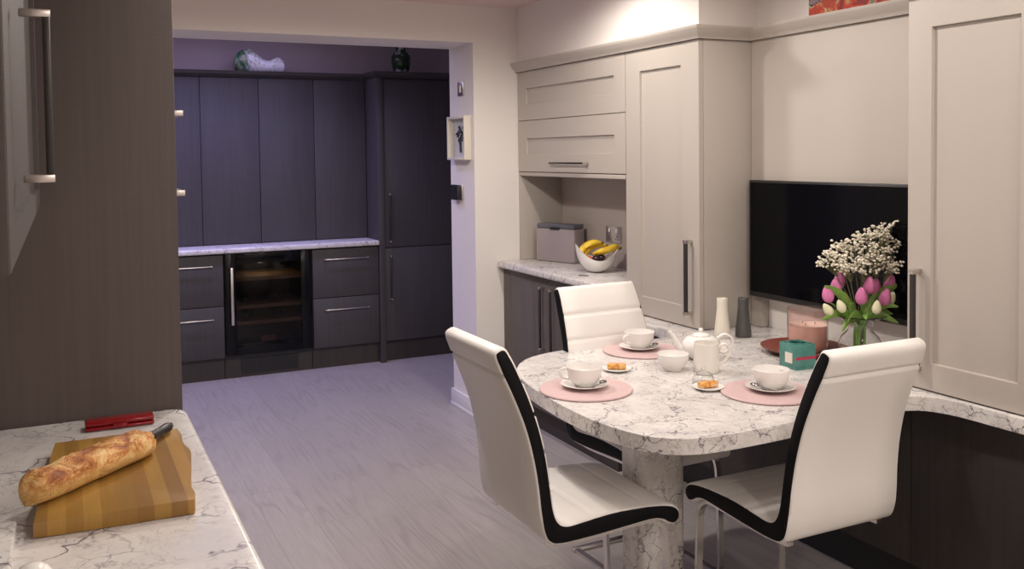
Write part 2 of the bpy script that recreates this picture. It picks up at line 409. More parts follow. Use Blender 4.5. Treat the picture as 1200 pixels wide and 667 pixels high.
# loaf
M['loaf'] = mat('cheese_topped_bread', (.6, .3, .1), .6); n = N(M['loaf'])
co = n.coord(); sx = n.add('ShaderNodeSeparateXYZ'); n.l(co, sx.inputs[0])
p1 = n.noise(co, 24, 6, .7, .6); p2 = n.noise(co, 60, 4, .7)
crust = n.ramp(p1.outputs[0], [(.38, (.26, .07, .015)), (.48, (.50, .19, .04)), (.56, (.72, .42, .15)), (.66, (.78, .55, .26))])
low = n.ramp(p2.outputs[0], [(.3, (.52, .27, .07)), (.7, (.70, .45, .17))])
f = n.math('ADD', n.math('MULTIPLY', sx.outputs[2], 28), n.math('MULTIPLY', n.math('SUBTRACT', p1.outputs[0], .5), 1.6))
n.base(n.mix(n.ramp(f, [(.55, (0, 0, 0)), (.85, (1, 1, 1))]), low, crust)); n.bump(p1.outputs[0], 1.0, .012)
A = Vector((-.066, 1.690, .918)); B = Vector((.142, 1.900, .918)); ax = (B-A).normalized(); sd = Vector((ax.y, -ax.x, 0))
bm = BM(); rings = []; NN = 40; K = 28
for i in range(NN+1):
    t0 = i/NN; wdt = .037*min(1, (1-(1-min(1, t0/.16))**2.4)**.5 if t0 < .16 else 1)*(1-.0*t0)
    if t0 > .84: wdt = .037*(max(0, 1-((t0-.84)/.16)**2.4)**.5)
    wdt = max(wdt, .004); hgt = .050*(wdt/.037)**.6*(1+.04*math.sin(t0*21))
    ring = []
    for k in range(K):
        a = 2*PI*k/K; ca, sa = math.cos(a), math.sin(a)
        x = wdt*abs(ca)**.8*(1 if ca > 0 else -1); z = hgt*(.5+.5*(abs(sa)**.75*(1 if sa > 0 else -1)))
        j = .003*math.sin(9*a+t0*37)*math.sin(t0*50+a*3) if sa > .2 else 0
        ring.append(bm.verts.new(A+(B-A)*t0+sd*(x+j)+Vector((0, 0, max(0, z+j)))))
    rings.append(ring)
for a, b in zip(rings, rings[1:]):
    for k in range(K): bm.faces.new((a[k], a[(k+1) % K], b[(k+1) % K], b[k]))
bm.faces.new(rings[0][::-1]); bm.faces.new(rings[-1])
tag(obj('bread_loaf', bm, 'loaf', loc=(.04, 1.83, .918), ang=80), 'long cheese-topped bread loaf lying across the wooden board', 'bread')
# knife: handle shows past the loaf end
t = thing('bread_knife', 'bread knife with black riveted handle sticking out of the far end of the loaf', 'knife', (.15, 2.0, .918))
k0 = Vector((.130, 1.905, .938)); k1 = Vector((.190, 2.015, .930)); kd = (k1-k0).normalized(); ks = Vector((kd.y, -kd.x, 0))
bm = BM(); tube(bm, [k0, k0.lerp(k1, .25), k0.lerp(k1, .6), k0.lerp(k1, .9), k1], [.008, .0095, .0085, .0105, .008], 12, 4); obj('handle', bm, 'black', t)
bm = BM(); tube(bm, [k0-kd*.016, k0+kd*.003], [.008, .0098], 12)
obj('bolster', bm, 'chrome', t)
for q in (.25, .5, .78):
    c = k0.lerp(k1, q); bm = BM(); bmesh.ops.create_cone(bm, segments=10, radius1=.0022, radius2=.0022, depth=.021, cap_ends=True, matrix=Matrix.Translation(c)); obj('rivet', bm, 'chrome', t)
bm = BM(); tube(bm, [k1-kd*.002, k1+kd*.006], [.008, .007], 12); obj('end_cap', bm, 'chrome', t)
bm = BM(); b0 = k0-kd*.014; b1 = k0-kd*.10
b0.z = .938; b1.z = .938; u = ks
V = [b0-u*.010, b0+u*.010, b1+u*.010, b1-kd*.02+u*.002]
lo = [bm.verts.new(v) for v in V]; hi = [bm.verts.new(v+Vector((0, 0, .002))) for v in V]
bm.faces.new(lo[::-1]); bm.faces.new(hi)
for k in range(4): bm.faces.new((lo[k], lo[(k+1) % 4], hi[(k+1) % 4], hi[k]))
bmesh.ops.translate(bm, vec=tuple(-u*.035), verts=bm.verts); bmesh.ops.translate(bm, vec=tuple(u*.035), verts=bm.verts)
obj('blade', bm, 'chrome', t)
# red case
M['red'] = mat('glossy_red', (.20, .005, .008), .12)
t = thing('glasses_case', 'glossy dark red hinged case on the worktop behind the board', 'case', (.105, 2.215, .891))
bm = BM(); bx(bm, .034, .176, 2.195, 2.238, .900, .911, .005, 3); obj('lid', bm, 'red', t)
bm = BM(); bx(bm, .034, .176, 2.193, 2.238, .891, .8995, .004, 3); obj('base', bm, 'red', t)
bm = BM(); bx(bm, .09, .12, 2.1905, 2.196, .894, .904, .0015); obj('clasp', bm, 'red', t)
# tray and egg shaped pot at the lower left corner
bm = BM(); bx(bm, -.33, -.078, 1.12, 1.672, .891, .906, .005, 3)
tag(obj('marble_tray', bm, 'marble_near', loc=(-.2, 1.4, .891)), 'pale veined slab tray lying at the lower left corner of the worktop', 'tray')
t = thing('ceramic_egg_cup', 'small white rounded ceramic pot at the bottom left edge', 'pot', (-.048, 1.40, .891))
bm = BM(); lathe(bm, [(0, 0), (.016, 0), (.018, .003), (.024, .012), (.026, .022), (.024, .032), (.018, .040), (.009, .045), (0, .046)], 24, (-.048, 1.40, .891)); obj('body', bm, 'porcelain', t)

# ------------------------------------------------------------------ far kitchen
YB, YF = 6.58, 6.33
def seams(xs): return list(zip(xs, xs[1:]))
t = thing('larder_cupboard', 'wide dark tall-door larder cupboard standing on the far worktop', 'cupboard', (1.1, 6.75, .885))
bm = BM(); bx(bm, -.35, 2.036, 6.603, 6.925, .886, 2.04); obj('carcass', bm, 'back', t)
for a, b in seams([-.35, .0, .335, .712-.335+.0, .871, 1.264, 1.652, 2.034]):
    if b-a < .08: continue
    bm = BM(); bx(bm, a+.002, b-.002, 6.58, 6.602, .889, 2.038, .001); obj('door', bm, 'back', t)
t = thing('tall_fridge_unit', 'dark tall unit with two stacked doors beside the opening, far right', 'tall cabinet', (2.4, 6.6, 0))
bm = BM(); bx(bm, 2.038, 2.078, 6.31, 6.925, 0, 2.04, .001); obj('end_panel', bm, 'back', t)
bm = BM(); bx(bm, 2.079, 2.76, 6.352, 6.925, .145, 2.04); obj('carcass', bm, 'back', t)
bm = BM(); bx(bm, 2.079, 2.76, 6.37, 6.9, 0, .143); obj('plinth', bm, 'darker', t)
for v0, v1, h0, h1 in ((.152, .822, .455, .765), (.828, 2.038, .87, 1.21)):
    bm = BM(); bx(bm, 2.081, 2.735, 6.33, 6.351, v0, v1, .001); d = obj('door', bm, 'back', t)
    bar_handle(d, face_negy(6.33), (2.122, h0), (2.122, h1), out=.028, r=.006)
bm = BM()
pth = [((-.35, YB), (0, -1)), ((2.04, YB), (-1, -1)), ((2.04, 6.31), (-1, -1)), ((2.78, 6.31), (0, -1))]
pf = [(-.05, 2.041), (.004, 2.041), (.03, 2.062), (.035, 2.085), (-.3, 2.085)]
rings = []
for (p, d) in pth:
    rings.append([bm.verts.new((p[0]+d[0]*max(o_, -.05), p[1]+d[1]*o_, z)) for o_, z in pf])
for a, b in zip(rings, rings[1:]):
    for k in range(len(pf)): bm.faces.new((a[k], a[(k+1) % len(pf)], b[(k+1) % len(pf)], b[k]))
bm.faces.new(rings[0]); bm.faces.new(rings[-1][::-1])
bx(bm, 2.06, 2.78, 6.5, 6.92, 2.05, 2.084); 
struct('trim_2', bm, 'darker', 'dark cornice above the far cupboards')
t = thing('far_worktop', 'narrow lavender-lit worktop above the far drawers and wine cooler', 'worktop', (1.2, 6.5, .85))
bm = BM(); bx(bm, -.35, 2.036, 6.30, 6.928, .850, .884, .008, 3); obj('slab', bm, 'marble', t)
def drawer_unit(x0, x1, label):
    t = thing('drawer_unit', label, 'drawer unit', ((x0+x1)/2, 6.6, 0), 'dark drawer units under the far worktop')
    bm = BM(); bx(bm, x0+.001, x1-.001, 6.352, 6.925, .145, .848); obj('carcass', bm, 'back', t)
    bm = BM(); bx(bm, x0+.001, x1-.001, 6.37, 6.9, 0, .143); obj('plinth', bm, 'darker', t)
    for v0, v1, hz in ((.150, .495, .415), (.500, .838, .768)):
        bm = BM(); bx(bm, x0+.003, x1-.003, 6.33, 6.351, v0, v1, .001); d = obj('drawer', bm, 'back', t)
        m_ = (x0+x1)/2; hw = min(.155, (x1-x0)/2-.05)
        bar_handle(d, face_negy(6.33), (m_-hw, hz), (m_+hw, hz), out=.026, r=.004, bar='steel')
drawer_unit(1.557, 2.036, 'two-drawer dark unit to the right of the wine cooler')
drawer_unit(.50, .962, 'two-drawer dark unit to the left of the wine cooler')
# wine cooler
M['smoke'] = mat('smoked_glass', (.30, .28, .32), .03, 0, Transmission_Weight=1.0, IOR=1.3)
M['beech'] = mat('beech_shelf', (.45, .27, .10), .5)
M['amber'] = mat('label_card', (.42, .12, .06), .5)
t = thing('wine_cooler', 'black glass-door wine cooler with steel handle between drawers', 'wine cooler', (1.26, 6.6, 0))
x0, x1 = .965, 1.554
bm = BM()
bx(bm, x0, x0+.03, 6.36, 6.92, .13, .846); bx(bm, x1-.03, x1, 6.36, 6.92, .13, .846)
bx(bm, x0+.031, x1-.031, 6.36, 6.92, .816, .846); bx(bm, x0+.031, x1-.031, 6.36, 6.92, .13, .16); bx(bm, x0+.031, x1-.031, 6.88, 6.92, .161, .815); obj('body', bm, 'black', t)
fr = face_negy(6.352); bm = BM()
fbox(bm, fr, x0+.002, x0+.075, .16, .842, 0, .026, .001); fbox(bm, fr, x1-.075, x1-.002, .16, .842, 0, .026, .001)
fbox(bm, fr, x0+.076, x1-.076, .775, .842, 0, .026, .001); fbox(bm, fr, x0+.076, x1-.076, .16, .235, 0, .026, .001); d = obj('door', bm, 'gloss_black', t)
bm = BM(); fbox(bm, fr, x0+.077, x1-.077, .236, .774, .010, .018, 0); obj('pane', bm, 'smoke', d)
bm = BM(); fbox(bm, face_negy(6.326), 1.0, 1.019, .37, .755, .026, .040, .003); fbox(bm, face_negy(6.326), 1.003, 1.016, .39, .41, 0, .026); fbox(bm, face_negy(6.326), 1.003, 1.016, .715, .735, 0, .026); obj('handle', bm, 'steel', d)
for z in (.36, .47, .66):
    bm = BM(); bx(bm, x0+.032, x1-.032, 6.40, 6.86, z, z+.006); bx(bm, x0+.032, x1-.032, 6.385, 6.399, z-.010, z+.014); obj('shelf', bm, 'beech', t)
bm = BM(); bx(bm, x0, x1, 6.372, 6.9, 0, .129); obj('plinth', bm, 'darker', t)
bm = BM()
for k in range(12): bx(bm, 1.085+k*.030, 1.105+k*.030, 6.362, 6.3705, .035, .115)
bx(bm, 1.07, 1.455, 6.3635, 6.3715, .025, .125); obj('vent_grille', bm, 'black', t)
cl_ = bpy.data.lights.new('cooler_lamp', 'POINT'); cl_.energy = .5; cl_.color = (1, .8, .55); cl_.shadow_soft_size = .03
clo = bpy.data.objects.new('cooler_lamp', cl_); clo.location = (1.26, 6.6, .79); COL.objects.link(clo)
def bottle(x, z, y=6.44, r=.037):
    o = BM(); lathe(o, [(0, 0), (.008, 0), (.0145, .003), (.0145, .08), (.02, .10), (r, .135), (r, .30), (0, .302)], 16)
    bmesh.ops.rotate(o, matrix=Matrix.Rotation(R_(-90), 3, 'X'), verts=o.verts); bmesh.ops.translate(o, vec=(x, y, z), verts=o.verts)
    return o
M['bottle'] = mat('dark_bottle_glass', (.02, .025, .015), .08)
for x, z, l in ((1.16, .366+.038, 'bottle on the lowest wooden rack, left'), (1.36, .366+.038, 'bottle on the lowest wooden rack, right'), (1.12, .476+.038, 'bottle on the middle rack, left'), (1.26, .476+.038, 'bottle on the middle rack, centre'), (1.40, .476+.038, 'bottle on the middle rack, right')):
    tag(obj('wine_bottle', bottle(x, z), 'bottle', loc=(x, 6.5, z)), 'dark wine ' + l + ' of the wine cooler', 'bottle', 'bottles inside the wine cooler')
bm = BM(); bx(bm, 1.215, 1.315, 6.41, 6.416, .161, .262, .001)
tag(obj('label_card', bm, 'amber', loc=(1.26, 6.413, .161)), 'small reddish card standing at the bottom of the wine cooler', 'card')

# ornaments above the far cupboards
M['shell'] = mat('swirled_white_green_glass', (.8, .8, .8), .12); n = N(M['shell'])
co = n.coord(); p1 = n.noise(co, 9, 5, .6, 2.5); sx = n.add('ShaderNodeSeparateXYZ'); n.l(co, sx.inputs[0])
edge = n.ramp(n.math('ADD', n.math('MULTIPLY', sx.outputs[0], -5), n.math('MULTIPLY', p1.outputs[0], 1.1)), [(.85, (0, 0, 0)), (1.25, (1, 1, 1))])
n.base(n.mix(edge, n.ramp(p1.outputs[0], [(.4, (.78, .76, .80)), (.5, (.85, .83, .84)), (.56, (.40, .38, .36)), (.62, (.82, .8, .82))]), n.ramp(p1.outputs[0], [(.42, (.01, .10, .05)), (.6, (.30, .32, .22))])))
bm = BM(); cols = [(0, .05, .075), (.012, .02, .118), (.04, .004, .150), (.075, 0, .170), (.11, 0, .174), (.15, 0, .150), (.19, 0, .117), (.225, 0, .098), (.255, 0, .098), (.285, 0, .112), (.31, 0, .120), (.335, 0, .113), (.352, .008, .09), (.362, .03, .06)]
cs = catmull(cols, 4); rings = []; K = 20
for c in cs:
    x, lo, hi = c; h = max(.003, (hi-lo)/2); mid = (hi+lo)/2; dp = .05*min(1, h/.05)**.6
    rings.append([bm.verts.new((1.128+x, 6.75+dp*math.cos(2*PI*k/K), 2.0855+mid+h*math.sin(2*PI*k/K))) for k in range(K)])
for a, b in zip(rings, rings[1:]):
    for k in range(K): bm.faces.new((a[k], a[(k+1) % K], b[(k+1) % K], b[k]))
bm.faces.new(rings[0][::-1]); bm.faces.new(rings[-1])
tag(obj('glass_sculpture', bm, 'shell', loc=(1.31, 6.75, 2.0855), ang=80), 'white swirled glass ornament with green tail on top of the far cupboards', 'ornament')
M['gvase'] = mat('green_painted_vase', (.02, .06, .02), .15); n = N(M['gvase'])
v = n.add('ShaderNodeTexVoronoi'); n.l(n.coord(), v.inputs[0]); v.inputs['Scale'].default_value = 17
q = n.noise(n.coord(), 40, 3, .6); n.base(n.mix(n.ramp(v.outputs['Distance'], [(.38, (1, 1, 1)), (.46, (0, 0, 0))]), (.018, .05, .015), n.ramp(q.outputs[0], [(.4, (.62, .50, .55)), (.5, (.10, .16, .08)), (.6, (.70, .55, .60))])))
bm = BM(); lathe(bm, [(0, 0), (.040, 0), (.052, .02), (.066, .06), (.072, .11), (.068, .145), (.050, .170), (.036, .182), (.036, .20), (.046, .212), (.040, .212), (.030, .20), (.030, .17), (0, .165)], 32, (2.325, 6.6, 2.0855))
tag(obj('green_vase', bm, 'gvase', loc=(2.325, 6.6, 2.0855)), 'dark green vase with pink flower pattern on top of the tall far unit', 'vase')

# things on the reveal
t = thing('box_frame', 'white deep box frame with dark ornament on the opening reveal', 'picture frame', (2.056, 4.87, 1.46))
bm = BM(); fr = face_negx(2.0775); y0, y1, z0, z1 = 4.745, 5.0, 1.458, 1.706
for a in ((y0, y0+.014, z0, z1), (y1-.014, y1, z0, z1), (y0+.0142, y1-.0142, z0, z0+.014), (y0+.0142, y1-.0142, z1-.014, z1)): fbox(bm, fr, *a, 0, .042, .001)
obj('frame', bm, 'creamp', t)
M['mount'] = mat('grey_mount', (.55, .55, .56), .6)
bm = BM(); fbox(bm, fr, y0+.0145, y1-.0145, z0+.0145, z1-.0145, 0, .008); obj('mount', bm, 'mount', t)
bm = BM(); random.seed(3)
tube(bm, [(2.066, 4.865, 1.50), (2.064, 4.868, 1.555), (2.066, 4.862, 1.60)], [.008, .006, .004], 6)
for k in range(12):
    cy, cz = 4.865+random.uniform(-.05, .05), 1.585+random.uniform(-.03, .065)
    tube(bm, [(2.063, cy+.012*math.cos(a), cz+.012*math.sin(a)) for a in [i*PI/4 for i in range(7)]], .0032, 5)
obj('ornament', bm, 'black', t)
t = thing('light_switch', 'small chrome switch plate high on the opening reveal', 'switch', (2.074, 4.87, 1.82))
bm = BM(); fbox(bm, fr, 4.835, 4.915, 1.822, 1.902, 0, .007, .002); obj('plate', bm, 'steel', t)
bm = BM(); fbox(bm, fr, 4.865, 4.885, 1.842, 1.882, .0072, .011, .001); obj('rocker', bm, 'white', t)
t = thing('thermostat', 'black and silver thermostat low on the opening reveal', 'thermostat', (2.07, 4.92, 1.23))
bm = BM(); fbox(bm, fr, 4.862, 4.98, 1.228, 1.312, 0, .010, .002); obj('back_plate', bm, 'steel', t)
bm = BM(); fbox(bm, fr, 4.885, 4.985, 1.226, 1.314, .0102, .028, .003); obj('body', bm, 'black', t)

# ------------------------------------------------------------------ right run: units
XU = 2.35; fr = face_negx(XU+.022)
t = thing('lift_up_wall_unit', 'stone wall unit with two lift-up doors above an open niche', 'wall unit', (2.5, 4.14, .886))
bm = BM()
bx(bm, XU+.024, 2.655, 3.60, 4.70, 1.385, 1.946)
bx(bm, XU+.002, 2.62, 3.60, 4.70, 1.364, 1.384, .001)
obj('carcass', bm, 'cab', t)
bm = BM(); bx(bm, XU+.002, 2.62, 4.684, 4.702, .886, 1.363, .001); obj('side_panel', bm, 'cab', t)
bm = BM(); bx(bm, 2.621, 2.655, 3.60, 4.702, .886, 1.384); obj('back_panel', bm, 'cab_in', t)
bm = BM(); shaker(bm, fr, 3.597, 4.700, 1.674, 1.945, 3.692, 4.600, 1.763, 1.851); obj('lift_door', bm, 'cab', t)
bm = BM(); shaker(bm, fr, 3.597, 4.700, 1.388, 1.671, 3.690, 4.596, 1.484, 1.573); d = obj('lift_door', bm, 'cab', t)
bar_handle(d, face_negx(XU), (3.93, 1.437), (4.29, 1.437), out=.026, r=.005)
def tall_unit(name, y0, y1, doors, label, hy):
    t = thing(name, label, 'tall cabinet', (2.5, (y0+y1)/2, .751))
    bm = BM(); bx(bm, XU+.024, 2.655, y0, y1, .752, 1.946, .001); obj('carcass', bm, 'cab', t)
    for (a, b, ia, ib), h in zip(doors, hy):
        bm = BM(); shaker(bm, fr, a, b, .755, 1.945, ia, ib, .837, 1.851); d = obj('door', bm, 'cab', t)
        if h: bar_handle(d, face_negx(XU), (h, .815), (h, 1.115), out=.030, r=.007)
    return t
tall_unit('tall_cupboard', 3.05, 3.594, [(3.052, 3.592, 3.172, 3.477)], 'stone shaker cupboard with long handle beside the lift-up unit', [3.104])
tall_unit('tall_cupboard', 1.10, 2.02, [(1.566, 2.018, 1.649, 1.934), (1.102, 1.562, 1.18, 1.48)], 'large stone shaker cupboard at the right edge beside the television', [1.972, None])
bm = BM(); bx(bm, 2.622, 2.655, 2.022, 3.048, .872, 1.946); bx(bm, 2.622, 2.655, 2.985, 3.048, .752, .8715); struct('trim_3', bm, 'cab', 'plain stone panel on the wall around the television')
t = thing('television', 'black flat television on the panel behind the table', 'television', (2.61, 2.6, .88))
bm = BM(); bx(bm, 2.586, 2.6215, 2.175, 3.022, .883, 1.366, .002); obj('casing', bm, 'black', t)
bm = BM(); bx(bm, 2.5835, 2.5857, 2.186, 3.011, .905, 1.357); obj('screen', bm, 'screen', t)

# left base run under the niche
t = thing('niche_worktop', 'marble-veined worktop in the niche under the lift-up unit', 'worktop', (2.45, 4.15, .85))
poly = [(2.655, 3.60), (2.655, 4.702), (2.215, 4.702), (2.208, 4.695), (2.208, 3.63), (2.215, 3.60)]
bm = BM(); prism(bm, poly, .848, .885, .010); obj('slab', bm, 'marble', t)
t = thing('niche_base_cabinet', 'warm grey two-door base cabinet with vertical bar handles below niche', 'base cabinet', (2.45, 4.15, 0))
bm = BM(); bx(bm, 2.27, 2.655, 3.60, 4.70, .13, .846); obj('carcass', bm, 'base', t)
bm = BM(); bx(bm, 2.30, 2.655, 3.60, 4.70, 0, .129); obj('plinth', bm, 'darker', t)
bm = BM(); bx(bm, 2.248, 2.269, 4.61, 4.70, .13, .846, .001); obj('filler', bm, 'base', t)
fb = face_negx(2.269)
for a, b, h in ((4.158, 4.607, 4.215), (3.70, 4.154, 4.100)):
    bm = BM(); fbox(bm, fb, a, b, .135, .844, 0, .021, .001); d = obj('door', bm, 'base', t)
    bar_handle(d, face_negx(2.248), (h, .47), (h, .79), out=.028, r=.006)

# peninsula table
top = [(2.655, 1.02), (2.655, 3.598), (2.255, 3.598), (2.248, 3.58)]
front = [(2.248, 3.20), (2.240, 3.09), (2.205, 3.035), (2.14, 3.01), (2.0, 3.005), (1.75, 3.005), (1.60, 2.985), (1.48, 2.925), (1.39, 2.81), (1.335, 2.65), (1.308, 2.45), (1.300, 2.25), (1.312, 2.10), (1.345, 1.99), (1.40, 1.925), (1.49, 1.892), (1.65, 1.888), (1.85, 1.898), (2.05, 1.925), (2.18, 1.94), (2.26, 1.925), (2.305, 1.885), (2.327, 1.81), (2.330, 1.70)]
pl_ = top + [tuple(v)[:2] for v in catmull([(a, b, 0) for a, b in front], 5)] + [(2.330, 1.02)]
t = thing('dining_table', 'marble-veined peninsula dining table with rounded end joined to the wall', 'table', (1.9, 2.45, 0))
bm = BM(); prism(bm, pl_, .708, .75, .013, 4); obj('tabletop', bm, 'marble', t)
ped = []
for cx, cy, a0 in ((1.735, 2.385, 270), (1.735, 2.465, 0), (1.623, 2.465, 90), (1.623, 2.385, 180)):
    for k in range(5): a = R_(a0+k*22.5); ped.append((cx+.028*math.cos(a), cy+.028*math.sin(a)))
bm = BM(); prism(bm, ped, 0, .707, 0); obj('pedestal', bm, 'marble', t)
t = thing('base_panelling', 'very dark wooden panelling under the wall side of the table', 'panel', (2.5, 2.3, 0))
for a, b in ((1.02, 1.585), (1.588, 2.085), (2.088, 2.60), (2.603, 3.10), (3.103, 3.597)):
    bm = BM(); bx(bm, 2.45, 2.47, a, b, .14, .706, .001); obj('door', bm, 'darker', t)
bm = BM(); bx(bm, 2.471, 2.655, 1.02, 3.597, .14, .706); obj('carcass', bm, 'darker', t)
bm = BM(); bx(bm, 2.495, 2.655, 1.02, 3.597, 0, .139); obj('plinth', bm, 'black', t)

# ------------------------------------------------------------------ chairs
LOOP = [(-.326, .976), (-.342, .960), (-.327, .915), (-.294, .84), (-.264, .76), (-.244, .68), (-.232, .60), (-.226, .53), (-.217, .475), (-.200, .443), (-.16, .430),
        (-.05, .432), (.05, .438), (.13, .442), (.165, .436), (.19, .422), (.212, .418), (.229, .432), (.229, .455), (.21, .474), (.17, .485), (.10, .492), (0, .494), (-.09, .487),
        (-.14, .484), (-.166, .496), (-.180, .53), (-.188, .60), (-.198, .68), (-.216, .76), (-.242, .84), (-.276, .92), (-.294, .955), (-.308, .975)]
def hw(z): return .2 - .027*min(1, max(0, (z-.50)/.46))
def chair():
    t = thing('dining_chair', '', 'chair', (0, 0, 0), 'white and black cantilever dining chairs')
    Q = 10; D = catmull([(u, 0, z) for u, z in LOOP], Q, True)
    L = len(D); io, ii = 9*Q, 25*Q
    ctr = lambda i: (D[(i+1) % L]-D[(i-1) % L]).normalized()
    nrm = [Vector((-ctr(i).z, 0, ctr(i).x)) for i in range(L)]
    # orientation: make normals point inward
    c0 = Vector((-.23, 0, .68)); 
    if nrm[4*Q].dot(Vector((1, 0, 0))) < 0: nrm = [-v for v in nrm]
    G = [v.copy() for v in D]
    for zt in (.885, .79, .69, .59):        # stitched channels on the front of the back
        j = min(range(ii+4, 33*Q), key=lambda i: abs(D[i].z-zt)); G[j] = D[j]+nrm[j]*.007
    for ut in (.12, .03, -.06):
        j = min(range(20*Q, 24*Q), key=lambda i: abs(D[i].x-ut)); G[j] = D[j]+nrm[j]*.0035
    j = min(range(Q, 5*Q), key=lambda i: abs(D[i].z-.905)); G[j] = D[j]+nrm[j]*.006
    def body(idx, name, black_name):
        bm = BM(); st = []
        for s, ins, sh in ((-1, .006, 0), (-1, 0, .006), (-.5, 0, 0), (0, 0, 0), (.5, 0, 0), (1, 0, .006), (1, .006, 0)):
            ring = []
            for i in idx:
                p = G[i] + nrm[i]*ins; h = hw(D[i].z)
                y = s*h if abs(s) < 1 else s*(h-sh)
                ring.append(bm.verts.new((p.x, y, p.z)))
            st.append(ring)
        for a, b in zip(st, st[1:]):
            for k in range(len(idx)): bm.faces.new((a[k], a[(k+1) % len(idx)], b[(k+1) % len(idx)], b[k]))
        for r in (st[0], st[-1]):
            f = bm.faces.new(r); bmesh.ops.triangulate(bm, faces=[f])
        o = obj(name, bm, 'leather', t, 50)
        for s in (-1, 1):
            bm = BM()
            def ring(ins, dy): return [bm.verts.new(((D[i]+nrm[i]*ins).x, s*(hw(D[i].z)+dy), (D[i]+nrm[i]*ins).z)) for i in idx]
            a = ring(.0065, -.001); b = ring(.0065, .0012); c = ring(.0095, .003)
            for r0, r1 in ((a, b), (b, c)):
                for k in range(len(idx)): bm.faces.new((r0[k], r0[(k+1) % len(idx)], r1[(k+1) % len(idx)], r1[k]))
            for r in (a, c):
                f = bm.faces.new(r); bmesh.ops.triangulate(bm, faces=[f])
            p = obj(black_name, bm, 'black_leather', o); p['label'] = 'black leather side band'
        return o
    seat_i = list(range(io, ii+1)); back_i = list(range(ii, L)) + list(range(0, io+1))
    body(back_i, 'backrest', 'side_band'); body(seat_i, 'seat', 'side_band')
    def flat(bm, path, y, wd, th):
        P = catmull([(a, 0, b) for a, b in path], 5); rings = []
        for i, p in enumerate(P):
            d = (P[min(i+1, len(P)-1)]-P[max(i-1, 0)]).normalized(); nn = Vector((-d.z, 0, d.x))*th/2
            rings.append([bm.verts.new(v) for v in ((p.x+nn.x, y-wd/2, p.z+nn.z), (p.x+nn.x, y+wd/2, p.z+nn.z), (p.x-nn.x, y+wd/2, p.z-nn.z), (p.x-nn.x, y-wd/2, p.z-nn.z))])
        for a, b in zip(rings, rings[1:]):
            for k in range(4): bm.faces.new((a[k], a[(k+1) % 4], b[(k+1) % 4], b[k]))
        bm.faces.new(rings[0][::-1]); bm.faces.new(rings[-1])
    for y in (-.166, .166):
        bm = BM()
        flat(bm, [(-.19, .4285), (-.1, .4225), (0, .4265), (.10, .431), (.150, .429), (.18, .412), (.196, .385), (.202, .33), (.208, .20), (.212, .06), (.205, .022), (.178, .008), (.1, .006), (-.1, .006), (-.21, .006)], y, .022, .011)
        o = obj('leg', bm, 'chrome', t, 30); o['label'] = 'chrome flat bar leg and runner'
    bm = BM(); bx(bm, -.225, -.198, -.181, .181, .0005, .0115, .002); obj('cross_bar', bm, 'chrome', t)
    return t
ch = chair(); ch['label'] = 'white and black chair at left with its back towards the far kitchen opening'
ch.location = (1.35, 2.345, 0)
dup(ch, (1.905, 2.06, 0), R_(90), 'white and black chair at right with its plain back to the viewer')
dup(ch, (1.87, 2.745, 0), R_(-88), 'white and black chair on the far side of the table facing the viewer')
ch['label'] = 'nearest left white and black chair, side-on at the rounded table end'

# ------------------------------------------------------------------ table ware
ZT = .7505
def place_setting(cx, cy, names, hand, sp):
    bm = BM(); lathe(bm, [(0, 0), (.142, 0), (.145, .002), (.145, .005), (.143, .007), (0, .007)], 64, (cx, cy, ZT))
    tag(obj('placemat', bm, 'pink', loc=(cx, cy, ZT)), names[0], 'placemat', 'pink round placemats on the table')
SET = [(1.452, 2.455, 'pink round placemat in front of the left chair', 'left', R_(200)), (1.925, 2.845, 'pink round placemat in front of the far chair', 'far', R_(180)), (1.920, 2.155, 'pink round placemat in front of the right chair', 'right', R_(40))]
for cx, cy, lb, *_ in SET: place_setting(cx, cy, [lb], None, None)
M['spoon_steel'] = mat('polished_spoon_steel', (.38, .37, .37), .12, 1)
def teacup():
    t = thing('teacup', '', 'cup', (0, 0, 0), 'white porcelain teacups')
    bm = BM(); lathe(bm, [(0, 0), (.028, 0), (.030, .003), (.031, .006), (.043, .014), (.0505, .026), (.0535, .042), (.0560, .060), (.0545, .0605), (.0515, .042), (.0485, .027), (.040, .017), (.02, .012), (0, .011)], 40); b = obj('bowl', bm, 'porcelain', t, 60)
    bm = BM(); tube(bm, [(.049, 0, .050), (.066, 0, .053), (.078, 0, .043), (.072, 0, .028), (.056, 0, .021), (.044, 0, .022)], [.0042, .004, .004, .004, .004, .0042], 8, 5); obj('handle', bm, 'porcelain', t, 80)
    return t
def saucer():
    bm = BM(); lathe(bm, [(0, 0), (.036, 0), (.040, .002), (.060, .008), (.074, .013), (.075, .0145), (.073, .015), (.058, .0105), (.036, .0055), (0, .005)], 48)
    return obj('saucer', bm, 'porcelain', ang=60)
def spoon():
    bm = BM()
    tube(bm, [(-.05, 0, .006), (-.01, 0, .004), (.022, 0, .002), (.032, 0, .001)], [.0035, .0022, .0022, .003], 8, 4, flat=.5)
    ball(bm, (.047, 0, .002), .018, 2, (1, .68, .28)); return obj('teaspoon', bm, 'spoon_steel', ang=60)
cup0 = teacup(); sau0 = saucer(); spo0 = spoon()
tag(sau0, '', 'saucer', 'white saucers'); tag(spo0, '', 'spoon', 'teaspoons on the saucers')
CUPS = [((1.452, 2.462), R_(150), R_(-50), 'on the left pink placemat'), ((1.918, 2.850), R_(190), R_(-50), 'on the far pink placemat'), ((1.932, 2.160), R_(10), R_(176), 'on the right pink placemat')]
